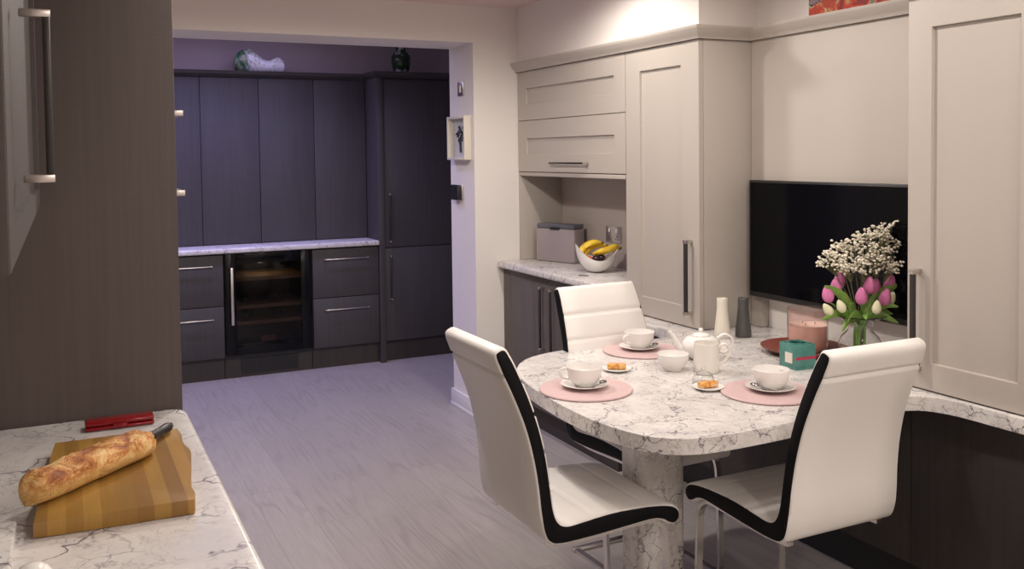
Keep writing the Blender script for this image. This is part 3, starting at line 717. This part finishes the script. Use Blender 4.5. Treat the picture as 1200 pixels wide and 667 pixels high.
for i, ((x, y), hr, sr, wh) in enumerate(CUPS):
    c = cup0 if i == 0 else copy_tree(cup0); s = sau0 if i == 0 else copy_tree(sau0); p = spo0 if i == 0 else copy_tree(spo0)
    s.location = (x, y, ZT+.0073); c.location = (x, y, ZT+.0073+.0056)
    # spoon lies across the saucer beside the cup
    a = sr; ro = a+R_(90) if i != 2 else a-R_(90)
    p.location = (x+.060*math.cos(a)-.047*math.cos(ro), y+.060*math.sin(a)-.047*math.sin(ro), ZT+.0073+.021); p.rotation_euler = (0, 0, ro)
    c.rotation_euler = (0, 0, hr)
    c['label'] = 'white teacup ' + wh; s['label'] = 'white saucer under the cup ' + wh; p['label'] = 'small steel teaspoon lying on the saucer ' + wh
# sugar bowl
bm = BM(); lathe(bm, [(0, 0), (.030, 0), (.032, .005), (.033, .008), (.046, .022), (.052, .040), (.0535, .056), (.052, .057), (.0495, .045), (.042, .022), (.02, .012), (0, .011)], 40, (1.848, 2.545, ZT))
tag(obj('sugar_bowl', bm, 'porcelain', loc=(1.848, 2.545, ZT), ang=60), 'small white bowl without handle left of the milk jug', 'bowl')
# teapot
M['porc2'] = M['porcelain']
tx, ty = 2.035, 2.635
t = thing('teapot', 'white round teapot with spout, behind the cream jug', 'teapot', (tx, ty, ZT))
bm = BM(); lathe(bm, [(0, 0), (.036, 0), (.040, .004), (.060, .020), (.070, .042), (.066, .062), (.050, .078), (.036, .083), (0, .084)], 40, (tx, ty, ZT)); obj('body', bm, 'porcelain', t, 70)
bm = BM(); lathe(bm, [(.0345, .0842), (.034, .086), (.022, .092), (.010, .095), (0, .096)], 32, (tx, ty, ZT)); d = obj('lid', bm, 'porcelain', t, 70)
bm = BM(); ball(bm, (tx, ty, ZT+.102), .009, 2); obj('knob', bm, 'porcelain', d, 80)
L = Vector((-.898, .438, 0))   # towards the left of the view
C0 = Vector((tx, ty, ZT))
bm = BM(); tube(bm, [C0+L*.050+Vector((0, 0, .025)), C0+L*.080+Vector((0, 0, .045)), C0+L*.094+Vector((0, 0, .075)), C0+L*.112+Vector((0, 0, .100))], [.017, .013, .010, .007], 12, 6); obj('spout', bm, 'porcelain', t, 70)
bm = BM(); tube(bm, [C0-L*.058+Vector((0, 0, .072)), C0-L*.085+Vector((0, 0, .086)), C0-L*.112+Vector((0, 0, .070)), C0-L*.108+Vector((0, 0, .042)), C0-L*.085+Vector((0, 0, .022)), C0-L*.062+Vector((0, 0, .026))], [.006, .0055, .005, .005, .0055, .006], 8, 6); obj('handle', bm, 'porcelain', t, 80)
# jug
jx, jy = 1.930, 2.470; C0 = Vector((jx, jy, ZT))
t = thing('milk_jug', 'cream straight-sided jug with curled handle in front of the teapot', 'jug', (jx, jy, ZT))
bm = BM(); lathe(bm, [(0, 0), (.040, 0), (.043, .004), (.044, .02), (.0425, .05), (.0415, .075), (.041, .098), (.0395, .0985), (.038, .075), (.039, .02), (.03, .008), (0, .008)], 40, (jx, jy, ZT)); obj('body', bm, 'cream_porcelain', t, 60)
bm = BM(); tube(bm, [C0-L*.040+Vector((0, 0, .078)), C0-L*.056+Vector((0, 0, .092)), C0-L*.074+Vector((0, 0, .084)), C0-L*.076+Vector((0, 0, .058)), C0-L*.062+Vector((0, 0, .036)), C0-L*.042+Vector((0, 0, .024))], .005, 8, 6); obj('handle', bm, 'cream_porcelain', t, 80)
# cakes on small plates with glass covers
M['cake'] = mat('glazed_cake', (.70, .33, .06), .35); n = N(M['cake']); q = n.noise(n.coord(), 70, 3); n.base(n.ramp(q.outputs[0], [(.4, (.55, .20, .03)), (.55, (.75, .40, .09)), (.66, (.75, .50, .35))]))
for cx, cy, rot, wh, cover in ((1.675, 2.625, R_(-30), 'beside the left placemat', 1), (1.790, 2.283, R_(-5), 'in front of the milk jug', 1)):
    bm = BM(); lathe(bm, [(0, 0), (.030, 0), (.036, .003), (.048, .008), (.0485, .010), (.046, .0105), (.034, .006), (0, .005)], 36, (cx, cy, ZT))
    tag(obj('side_plate', bm, 'porcelain', loc=(cx, cy, ZT), ang=60), 'small white plate with cake ' + wh, 'plate', 'small cake plates')
    bm = BM(); bx(bm, -.032, .030, -.014, .014, 0, .018, .005, 3)
    bmesh.ops.rotate(bm, matrix=Matrix.Rotation(rot, 3, 'Z'), verts=bm.verts); bmesh.ops.translate(bm, vec=(cx, cy, ZT+.0065), verts=bm.verts)
    tag(obj('cake_slice', bm, 'cake', loc=(cx, cy, ZT+.0065)), 'orange glazed cake slice on the small plate ' + wh, 'cake', 'cake slices')
gx, gy = 1.825, 2.352
t = thing('glass_cloche', 'little clear glass with round knob between the cake plate and the jug', 'glass', (gx, gy, ZT))
bm = BM(); lathe(bm, [(.034, 0), (.0345, .012), (.030, .026), (.018, .036), (.001, .039), (.001, .0375), (.017, .0345), (.0285, .025), (.033, .012), (.0325, 0)], 32, (gx, gy, ZT), close=True); obj('dome', bm, 'glass', t, 70)
bm = BM(); ball(bm, (gx, gy, ZT+.0455), .0068, 2); obj('knob', bm, 'glass', t, 80)
# salt and pepper
for x, y, mt, lb in ((2.345, 2.900, 'creamp', 'cream tall mill at the wall end of the table'), (2.425, 2.870, 'grey_mill', 'dark grey tall mill at the wall end of the table')):
    t = thing('spice_mill', lb, 'mill', (x, y, ZT), 'salt and pepper mills')
    bm = BM(); lathe(bm, [(0, 0), (.030, 0), (.032, .003), (.031, .03), (.025, .08), (.0215, .115), (.0215, .140), (0, .140)], 32, (x, y, ZT)); obj('body', bm, mt, t, 50)
    bm = BM(); lathe(bm, [(0, .1405), (.0215, .1405), (.0215, .153), (.0205, .156), (.013, .156), (.012, .152), (0, .152)], 32, (x, y, ZT)); obj('cap', bm, mt, t, 50)
# red tray, candle, teal box
bm = BM(); lathe(bm, [(0, 0), (.105, 0), (.110, .003), (.150, .022), (.152, .026), (.149, .026), (.108, .009), (0, .008)], 56, (2.42, 2.535, ZT))
tag(obj('round_tray', bm, 'red_tray', loc=(2.42, 2.535, ZT)), 'round copper-red tray under the large candle', 'tray')
cx, cy, cz = 2.44, 2.535, ZT+.0085
t = thing('jar_candle', 'large pink glass jar candle standing on the red tray', 'candle', (cx, cy, cz))
bm = BM(); lathe(bm, [(0, 0), (.064, 0), (.070, .005), (.0715, .04), (.0720, .152), (.0705, .152), (.0690, .04), (.066, .007), (0, .007)], 48, (cx, cy, cz)); obj('jar', bm, 'pink_glass', t, 60)
bm = BM(); lathe(bm, [(0, .0075), (.060, .0075), (.0655, .012), (.0682, .04), (.0690, .094), (0, .092)], 48, (cx, cy, cz)); wx = obj('wax', bm, 'wax', t, 60)
for a in (90, 210, 330):
    bm = BM(); q = Vector((cx+.026*math.cos(R_(a)), cy+.026*math.sin(R_(a)), cz+.092)); tube(bm, [q, q+Vector((.001, 0, .010))], .0012, 6); obj('wick', bm, 'black', wx)
M['teal'] = mat('teal_glass', (.03, .25, .22), .18); n = N(M['teal']); q = n.noise(n.coord(), 22, 4); n.base(n.mix(q.outputs[0], (.03, .14, .125), (.12, .32, .28)))
M['magenta'] = mat('magenta_ribbon', (.45, .03, .08), .5)
t = thing('teal_candle_holder', 'square teal glass candle box with magenta ribbon by right chair', 'candle holder', (2.24, 2.375, ZT))
bm = BM()
bx(bm, -.042, .042, -.042, .042, 0, .008, 0)
for a in ((-.042, .042, -.042, -.034), (-.042, .042, .034, .042), (-.042, -.034, -.0338, .0338), (.034, .042, -.0338, .0338)): bx(bm, *a, .0082, .084, .0015)
lathe(bm, [(.028, .0825), (.0375, .0825), (.0375, .0855), (.028, .0855)], 32, close=True)
def rt(bm): bmesh.ops.rotate(bm, matrix=Matrix.Rotation(R_(-4), 3, 'Z'), verts=bm.verts); bmesh.ops.translate(bm, vec=(2.24, 2.375, ZT), verts=bm.verts); return bm
obj('box', rt(bm), 'teal', t)
bm = BM(); lathe(bm, [(0, .0085), (.033, .0085), (.033, .076), (0, .077)], 24); obj('wax', rt(bm), 'teal', t)
bm = BM(); bx(bm, -.0425, .0428, -.0435, -.0422, .034, .043); obj('ribbon', rt(bm), 'magenta', t)
bm = BM(); bx(bm, -.0436, -.0422, -.026, .010, .020, .055); obj('label', rt(bm), 'creamp', t)

# vase with tulips and gypsophila
vx, vy = 2.47, 2.318; C0 = Vector((vx, vy, ZT))
t = thing('glass_vase', 'round clear glass vase with flared rim, holding the flowers', 'vase', (vx, vy, ZT))
bm = BM()
outp = [(0, 0), (.040, 0), (.055, .008), (.072, .040), (.074, .065), (.062, .093), (.043, .112), (.038, .124), (.046, .140), (.070, .158), (.088, .166)]
inn = [(.0865, .168), (.069, .161), (.044, .143), (.0355, .125), (.0405, .110), (.0595, .091), (.0715, .064), (.0695, .041), (.053, .012), (0, .008)]
lathe(bm, outp + inn, 48, (vx, vy, ZT)); obj('vessel', bm, 'glass', t, 70)
M['stem'] = mat('green_stem', (.16, .33, .05), .45)
M['leaf'] = mat('tulip_leaf', (.14, .28, .05), .45); n = N(M['leaf']); q = n.noise(n.coord(), 30, 3); n.base(n.mix(q.outputs[0], (.09, .22, .03), (.28, .42, .10)))
M['tulip_pink'] = mat('pink_petal', (.62, .13, .36), .45); n = N(M['tulip_pink']); q = n.noise(n.coord((30, 30, 4)), 2, 3); n.base(n.mix(q.outputs[0], (.55, .08, .30), (.72, .28, .48)))
M['tulip_white'] = mat('cream_petal', (.80, .74, .56), .45); n = N(M['tulip_white']); q = n.noise(n.coord((30, 30, 4)), 2, 3); n.base(n.mix(q.outputs[0], (.80, .76, .62), (.66, .66, .36)))
Rw = Vector((.8988, -.4381, 0)); Fd = Vector((.4381, .8988, 0))
def at(px, py, depth=0):
    """point near the bouquet: offset from the vase axis to the right, up and back"""
    return C0 + Rw*((px-1008)/338) + Vector((0, 0, (415-py)/338)) + Fd*depth
def bud(top, base, petal):
    d = (top-base).normalized(); L_ = (top-base).length; x = d.orthogonal().normalized(); y = d.cross(x)
    bm = BM(); K = 24; prof = [(0, 0), (.35, .02), (.75, .12), (.97, .28), (1.0, .42), (.88, .60), (.66, .78), (.40, .92), (.14, 1.0)]
    q = catmull([(a, b, 0) for a, b in prof], 3); rings = []; Rr = L_*.315
    for p in q:
        r, h = p.x, p.y
        ring = []
        for k in range(K):
            a = 2*PI*k/K; lob = 1+.10*math.cos(3*a)*(h) + .09*abs(math.sin(3*a))*h
            hh = h + .05*math.cos(3*a)*max(0, h-.7)
            ring.append(bm.verts.new(base + d*L_*hh + (x*math.cos(a)+y*math.sin(a))*max(r, .02)*Rr*lob))
        rings.append(ring)
    for a, b in zip(rings, rings[1:]):
        for k in range(K): bm.faces.new((a[k], a[(k+1) % K], b[(k+1) % K], b[k]))
    bm.faces.new(rings[0][::-1]); bm.faces.new(rings[-1]); return bm
def leaf(bm, p0, p1, bend, wd):
    P = catmull([p0, p0.lerp(p1, .5)+bend, p1], 6); L_ = len(P); rows = []
    dr = (p1-p0).normalized(); side = dr.cross(Fd).normalized(); nn = side.cross(dr).normalized()
    for i, p in enumerate(P):
        tt = i/(L_-1); w_ = wd*math.sin(PI*min(.98, tt*.93+.07))**.7
        rows.append([p-side*w_+nn*w_*.35, p-nn*w_*.1, p+side*w_+nn*w_*.35])
    vv = [[bm.verts.new(q) for q in r] for r in rows]; vb = [[bm.verts.new(q-nn*.0012) for q in r] for r in rows]
    for a, b in zip(vv, vv[1:]):
        for k in range(2): bm.faces.new((a[k], a[k+1], b[k+1], b[k]))
    for a, b in zip(vb, vb[1:]):
        for k in range(2): bm.faces.new((a[k+1], a[k], b[k], b[k+1]))
    for side_ in (0, 2):
        for i in range(L_-1): bm.faces.new((vv[i][side_], vv[i+1][side_], vb[i+1][side_], vb[i][side_]))
    bm.faces.new((vv[0][0], vv[0][1], vb[0][1], vb[0][0])); bm.faces.new((vv[0][1], vv[0][2], vb[0][2], vb[0][1]))
    bm.faces.new((vv[-1][0], vv[-1][1], vb[-1][1], vb[-1][0])); bm.faces.new((vv[-1][1], vv[-1][2], vb[-1][2], vb[-1][1]))
TUL = [ # px, py centre, depth, tilt x, colour, label, leaf end
 (968, 333, -.02, -.25, 'p', 'pink tulip furthest left in the vase', (962, 322)),
 (981, 326, .01, -.12, 'p', 'pink tulip second from the left', (992, 345)),
 (1003, 334, -.05, -.02, 'p', 'large pink tulip low at the centre front', (985, 362)),
 (1016, 323, -.02, .05, 'p', 'tall pink tulip at the centre of the bunch', None),
 (1028, 327, .02, .12, 'p', 'pink tulip partly behind the two centre right blooms', (1036, 352)),
 (1032, 336, -.04, .22, 'p', 'large pink tulip right of centre at the front', (1044, 346)),
 (1046, 322, .02, .35, 'p', 'pink tulip furthest right in the vase', (1058, 322)),
 (990, 320, .05, -.05, 'p', 'pale pink tulip at the back left under the white sprays', None),
 (967, 350, -.03, -.75, 'w', 'white tulip bud furthest left, drooping outwards', (958, 361)),
 (981, 346, -.04, -.45, 'w', 'white tulip bud second from the left', (980, 374)),
 (1018, 346, -.07, .05, 'w', 'white tulip bud at the centre front', (1004, 358)),
 (1041, 339, -.02, .45, 'w', 'white tulip bud second from the right', (1047, 366)),
 (1050, 336, .02, .60, 'w', 'white tulip bud furthest right', (1046, 358))]
random.seed(5)
for i, (px, py, dp, tl, kind, lb, lf) in enumerate(TUL):
    big = .060 if kind == 'p' else .048
    c = at(px, py, dp); d = (Vector((0, 0, 1)) + Rw*tl - Fd*.1).normalized()
    base = c - d*big/2; top_ = c + d*big/2
    a = i*2.4; foot = C0 + Vector((.018*math.cos(a), .018*math.sin(a), .012)); neck = C0 + Vector((.016*math.cos(a+.6), .016*math.sin(a+.6), .124))
    tt = thing('tulip', lb, 'flower', tuple(foot), 'tulips in the glass vase')
    bm = BM(); tube(bm, [foot, neck, neck.lerp(base, .5)+Vector((0, 0, .008)), base+d*.001], [.0032, .0032, .003, .0028], 8, 5); obj('stem', bm, 'stem', tt, 80)
    obj('bloom', bud(top_, base, kind), 'tulip_pink' if kind == 'p' else 'tulip_white', tt, 80)
    if lf:
        bm = BM(); e = at(lf[0], lf[1], dp-.02); leaf(bm, neck+Vector((0, 0, .02)), e, Vector((0, 0, .026)), .014); obj('leaf', bm, 'leaf', tt, 60)
# extra loose leaves belong to gypsophila stems
M['floret'] = mat('cream_floret', (.80, .74, .62), .6)
M['twig'] = mat('olive_twig', (.16, .16, .07), .6)
SPR = [(970, 293, 13, -.01, 'leftmost white gypsophila spray'), (985, 283, 14, .02, 'second white gypsophila spray from the left'), (990, 300, 15, -.03, 'low left gypsophila spray above the pink tulips'), (999, 274, 15, .01, 'upper left gypsophila spray'), (1008, 300, 14, -.03, 'low central gypsophila spray above the tall tulip'),
       (1012, 284, 15, -.01, 'central gypsophila spray'), (1020, 268, 14, .02, 'upper central gypsophila spray'), (1028, 292, 14, -.02, 'gypsophila spray right of the centre'), (1038, 260, 13, .0, 'topmost gypsophila spray at the right'), (1046, 278, 12, .02, 'right hand gypsophila spray'), (1045, 302, 12, -.01, 'low right gypsophila spray near the cupboard edge')]
for i, (px, py, rr, dp, lb) in enumerate(SPR):
    c = at(px, py, dp); a = i*1.7; foot = C0+Vector((.012*math.cos(a), .012*math.sin(a), .02)); neck = C0+Vector((.010*math.cos(a), .010*math.sin(a), .13))
    tt = thing('gypsophila_spray', lb + ' in the vase', 'flower', tuple(foot), 'gypsophila sprays in the glass vase')
    sb = BM(); fb_ = BM()
    hub = neck.lerp(c, .72); tube(sb, [foot, neck, hub], [.0016, .0015, .0012], 6, 4)
    for j in range(15):
        th = random.uniform(0, 2*PI); q = c + (Rw*math.cos(th)+Vector((0, 0, 1))*math.sin(th)*.75)*random.uniform(.2, 1)*rr*1.1/338 + Fd*random.uniform(-.035, .035)
        tube(sb, [hub, hub.lerp(q, .5)+Vector((0, 0, .004)), q], .0007, 5, 2)
        for m_ in range(6):
            p = q + Vector((random.uniform(-1, 1), random.uniform(-1, 1), random.uniform(-.8, .8)))*.013
            tube(sb, [q, p], .0005, 4)
            ball(fb_, p, random.uniform(.0036, .0060), 1, (1, 1, .8))
    st = obj('stems', sb, 'twig', tt, 80); fo = obj('florets', fb_, 'floret', tt, 80); fo['kind'] = 'stuff'

# ------------------------------------------------------------------ niche things
M['lilac_metal'] = mat('lilac_grey_metal', (.36, .31, .32), .35, .35)
M['lid_dark'] = mat('smoky_lid', (.10, .10, .13), .2)
th_ = math.atan2(2.533-2.41, -(4.347-4.615))      # front runs from far-left to near-right
A = Vector((2.404, 4.60, 0)); B = Vector((2.505, 4.345, 0)); ex = (B-A).normalized(); ey = Vector((-ex.y, ex.x, 0))
if ey.x < 0: ey = -ey
def boxdir(bm, l0, l1, d0, d1, z0, z1, r):
    bx(bm, l0, l1, d0, d1, z0, z1, r, 3)
    mm = Matrix((( ex.x, ey.x, 0), (ex.y, ey.y, 0), (0, 0, 1)))
    return mm
def oriented(parts):
    bm = BM()
    for p in parts: bx(bm, *p[:6], p[6], 3)
    mm = Matrix(((ex.x, ey.x, 0), (ex.y, ey.y, 0), (0, 0, 1)))
    bmesh.ops.transform(bm, matrix=Matrix.Translation(A) @ mm.to_4x4(), verts=bm.verts); return bm
Ln = (B-A).length; ZN = .8855
t = thing('bread_bin', 'lilac-grey metal bread bin with smoky lid in the niche', 'bread bin', (2.5, 4.47, ZN))
obj('body', oriented([(0, Ln, 0, .095, ZN, ZN+.185, .008)]), 'lilac_metal', t)
lid = obj('lid', oriented([(.004, Ln-.004, .002, .093, ZN+.186, ZN+.212, .007)]), 'lid_dark', t)
obj('lid_grip', oriented([(Ln*.38, Ln*.62, -.006, .010, ZN+.180, ZN+.194, .003)]), 'black', lid)
obj('badge', oriented([(Ln*.47, Ln*.53, -.0015, .0, ZN+.012, ZN+.018, 0)]), 'chrome', t)
t = thing('double_socket', 'chrome double power socket on the niche back wall', 'socket', (2.618, 4.12, 1.02))
frb = face_negx(2.6205)
bm = BM(); fbox(bm, frb, 4.05, 4.196, 1.015, 1.100, 0, .006, .002); obj('plate', bm, 'steel', t)
bm = BM()
for y in (4.088, 4.158):
    bm = BM(); fbox(bm, frb, y-.007, y+.007, 1.068, 1.088, .0062, .011, .001); obj('rocker', bm, 'white', t)
    for a, b in ((-.011, 1.032), (.011, 1.032), (0, 1.046)):
        bm = BM(); fbox(bm, frb, y+a-.003, y+a+.003, b-.004, b+.004, .0062, .0068); obj('socket_hole', bm, 'black', t)
bm = BM(); lathe(bm, [(0, 0), (.026, 0), (.027, .001), (.025, .0025), (0, .0025)], 28, (2.30, 3.90, ZN)); tag(obj('coaster_disc', bm, 'steel', loc=(2.30, 3.90, ZN)), 'small flat steel disc on the niche worktop by the fruit bowl', 'disc')
# fruit bowl (boat shaped rim)
bx_, by_ = 2.435, 4.0; C0b = Vector((bx_, by_, ZN))
bm = BM(); K = 48; rows = []
def bowlrim(a):   # a measured from the view's right; higher at the sides, dipped front and back
    return .098 + .032*math.cos(2*a) + .012*math.cos(a+PI)
for side_ in (0, 1):
    prof = [(0, 0), (.25, 0), (.38, .03), (.60, .16), (.80, .38), (.93, .65), (1.0, 1.0)]
    pr = catmull([(a, b, 0) for a, b in prof], 3)
    if side_: pr = pr[::-1]
    for p in pr:
        ring = []
        for k in range(K):
            a = 2*PI*k/K; th = .004*side_
            r = max(0.001, p.x*.108 - th); z = max(p.y*bowlrim(a), 0) + (th if p.y < .5 else 0)
            ring.append(bm.verts.new(C0b + Rw*r*math.cos(a) + Fd*r*math.sin(a) + Vector((0, 0, z))))
        rows.append(ring)
for a, b in zip(rows, rows[1:]):
    for k in range(K): bm.faces.new((a[k], a[(k+1) % K], b[(k+1) % K], b[k]))
bm.faces.new(rows[0][::-1]); bm.faces.new(rows[-1])
tag(obj('fruit_bowl', bm, 'porcelain', loc=(bx_, by_, ZN), ang=80), 'white curved-rim fruit bowl in the niche beside the bread bin', 'bowl')
M['banana'] = mat('yellow_banana', (.80, .52, .02), .45); n = N(M['banana']); q = n.noise(n.coord(), 26, 3); n.base(n.ramp(q.outputs[0], [(.35, (.60, .33, .02)), (.5, (.82, .55, .03)), (.7, (.78, .58, .06))]))
M['banana_tip'] = mat('brown_tip', (.10, .06, .02), .6)
M['apple'] = mat('red_orange_fruit', (.60, .12, .03), .35); M['plum'] = mat('dark_grape', (.03, .01, .02), .3)
def nb(r, u, b_): return C0b + Rw*r + Vector((0, 0, u)) + Fd*b_
BAN = [([(-.078, .065, -.045), (-.080, .100, -.025), (-.055, .130, -.01), (-.01, .148, 0), (.025, .146, .01)], 'upright curved banana at the left of the bowl'),
       ([(-.062, .060, -.02), (-.056, .095, 0), (-.03, .122, .02), (.015, .134, .03), (.05, .128, .04)], 'banana behind the upright one in the bowl'),
       ([(-.020, .095, -.035), (.02, .108, -.045), (.06, .118, -.035), (.095, .126, -.01), (.118, .120, .01)], 'banana lying over the right rim of the bowl'),
       ([(-.010, .080, .0), (.03, .100, .0), (.07, .112, .02), (.105, .120, .035), (.12, .112, .05)], 'banana at the back right of the bowl')]
for pts, lb in BAN:
    P = [nb(*p) for p in pts]
    tt = thing('banana', lb, 'banana', tuple(P[2]), 'bananas in the fruit bowl')
    bm = BM(); tube(bm, P, [.007, .0165, .0185, .0165, .007], 6, 6); obj('skin', bm, 'banana', tt, 60)
    bm = BM(); e = (P[-1]-P[-2]).normalized(); tube(bm, [P[-1]-e*.002, P[-1]+e*.014], [.006, .005], 8); obj('stalk', bm, 'banana_tip', tt)
for (a, b, c, r, mt, lb) in ((-.045, .062, -.045, .027, 'apple', 'red and orange fruit under the bananas at left'), (-.005, .070, -.05, .022, 'plum', 'dark plum under the bananas at the centre'), (.022, .072, -.03, .021, 'plum', 'dark plum right of the other plum'), (.0, .045, .03, .03, 'apple', 'red fruit at the back of the bowl')):
    bm = BM(); p = nb(a, b, c); ball(bm, p, r, 3, (1, 1, .95)); o = obj('fruit', bm, mt, loc=tuple(p), ang=80); tag(o, lb, 'fruit', 'fruit in the bowl')

# painting leaning on the cornice ledge
M['canvas'] = mat('abstract_canvas', (.6, .1, .05), .6); n = N(M['canvas'])
co = n.coord(); q = n.noise(co, 9, 3, .5, 1.5); q2 = n.noise(co, 16, 2, .5, 1.0)
c = n.ramp(q.outputs[0], [(.30, (.22, .03, .03)), (.40, (.42, .05, .03)), (.46, (.50, .10, .04)), (.51, (.40, .27, .12)), (.545, (.45, .38, .29)), (.58, (.06, .055, .06)), (.62, (.22, .20, .22)), (.70, (.42, .06, .05))], 'CONSTANT')
n.base(n.mix(n.ramp(q2.outputs[0], [(.55, (0, 0, 0)), (.6, (1, 1, 1))]), c, (.40, .06, .035)))
t = thing('canvas_picture', 'bright red and orange abstract canvas leaning on the cornice', 'picture', (2.63, 2.52, 1.9985))
bm = BM(); bx(bm, 2.618, 2.645, 2.30, 2.716, 1.9985, 2.28, .002); obj('canvas', bm, 'canvas', t)
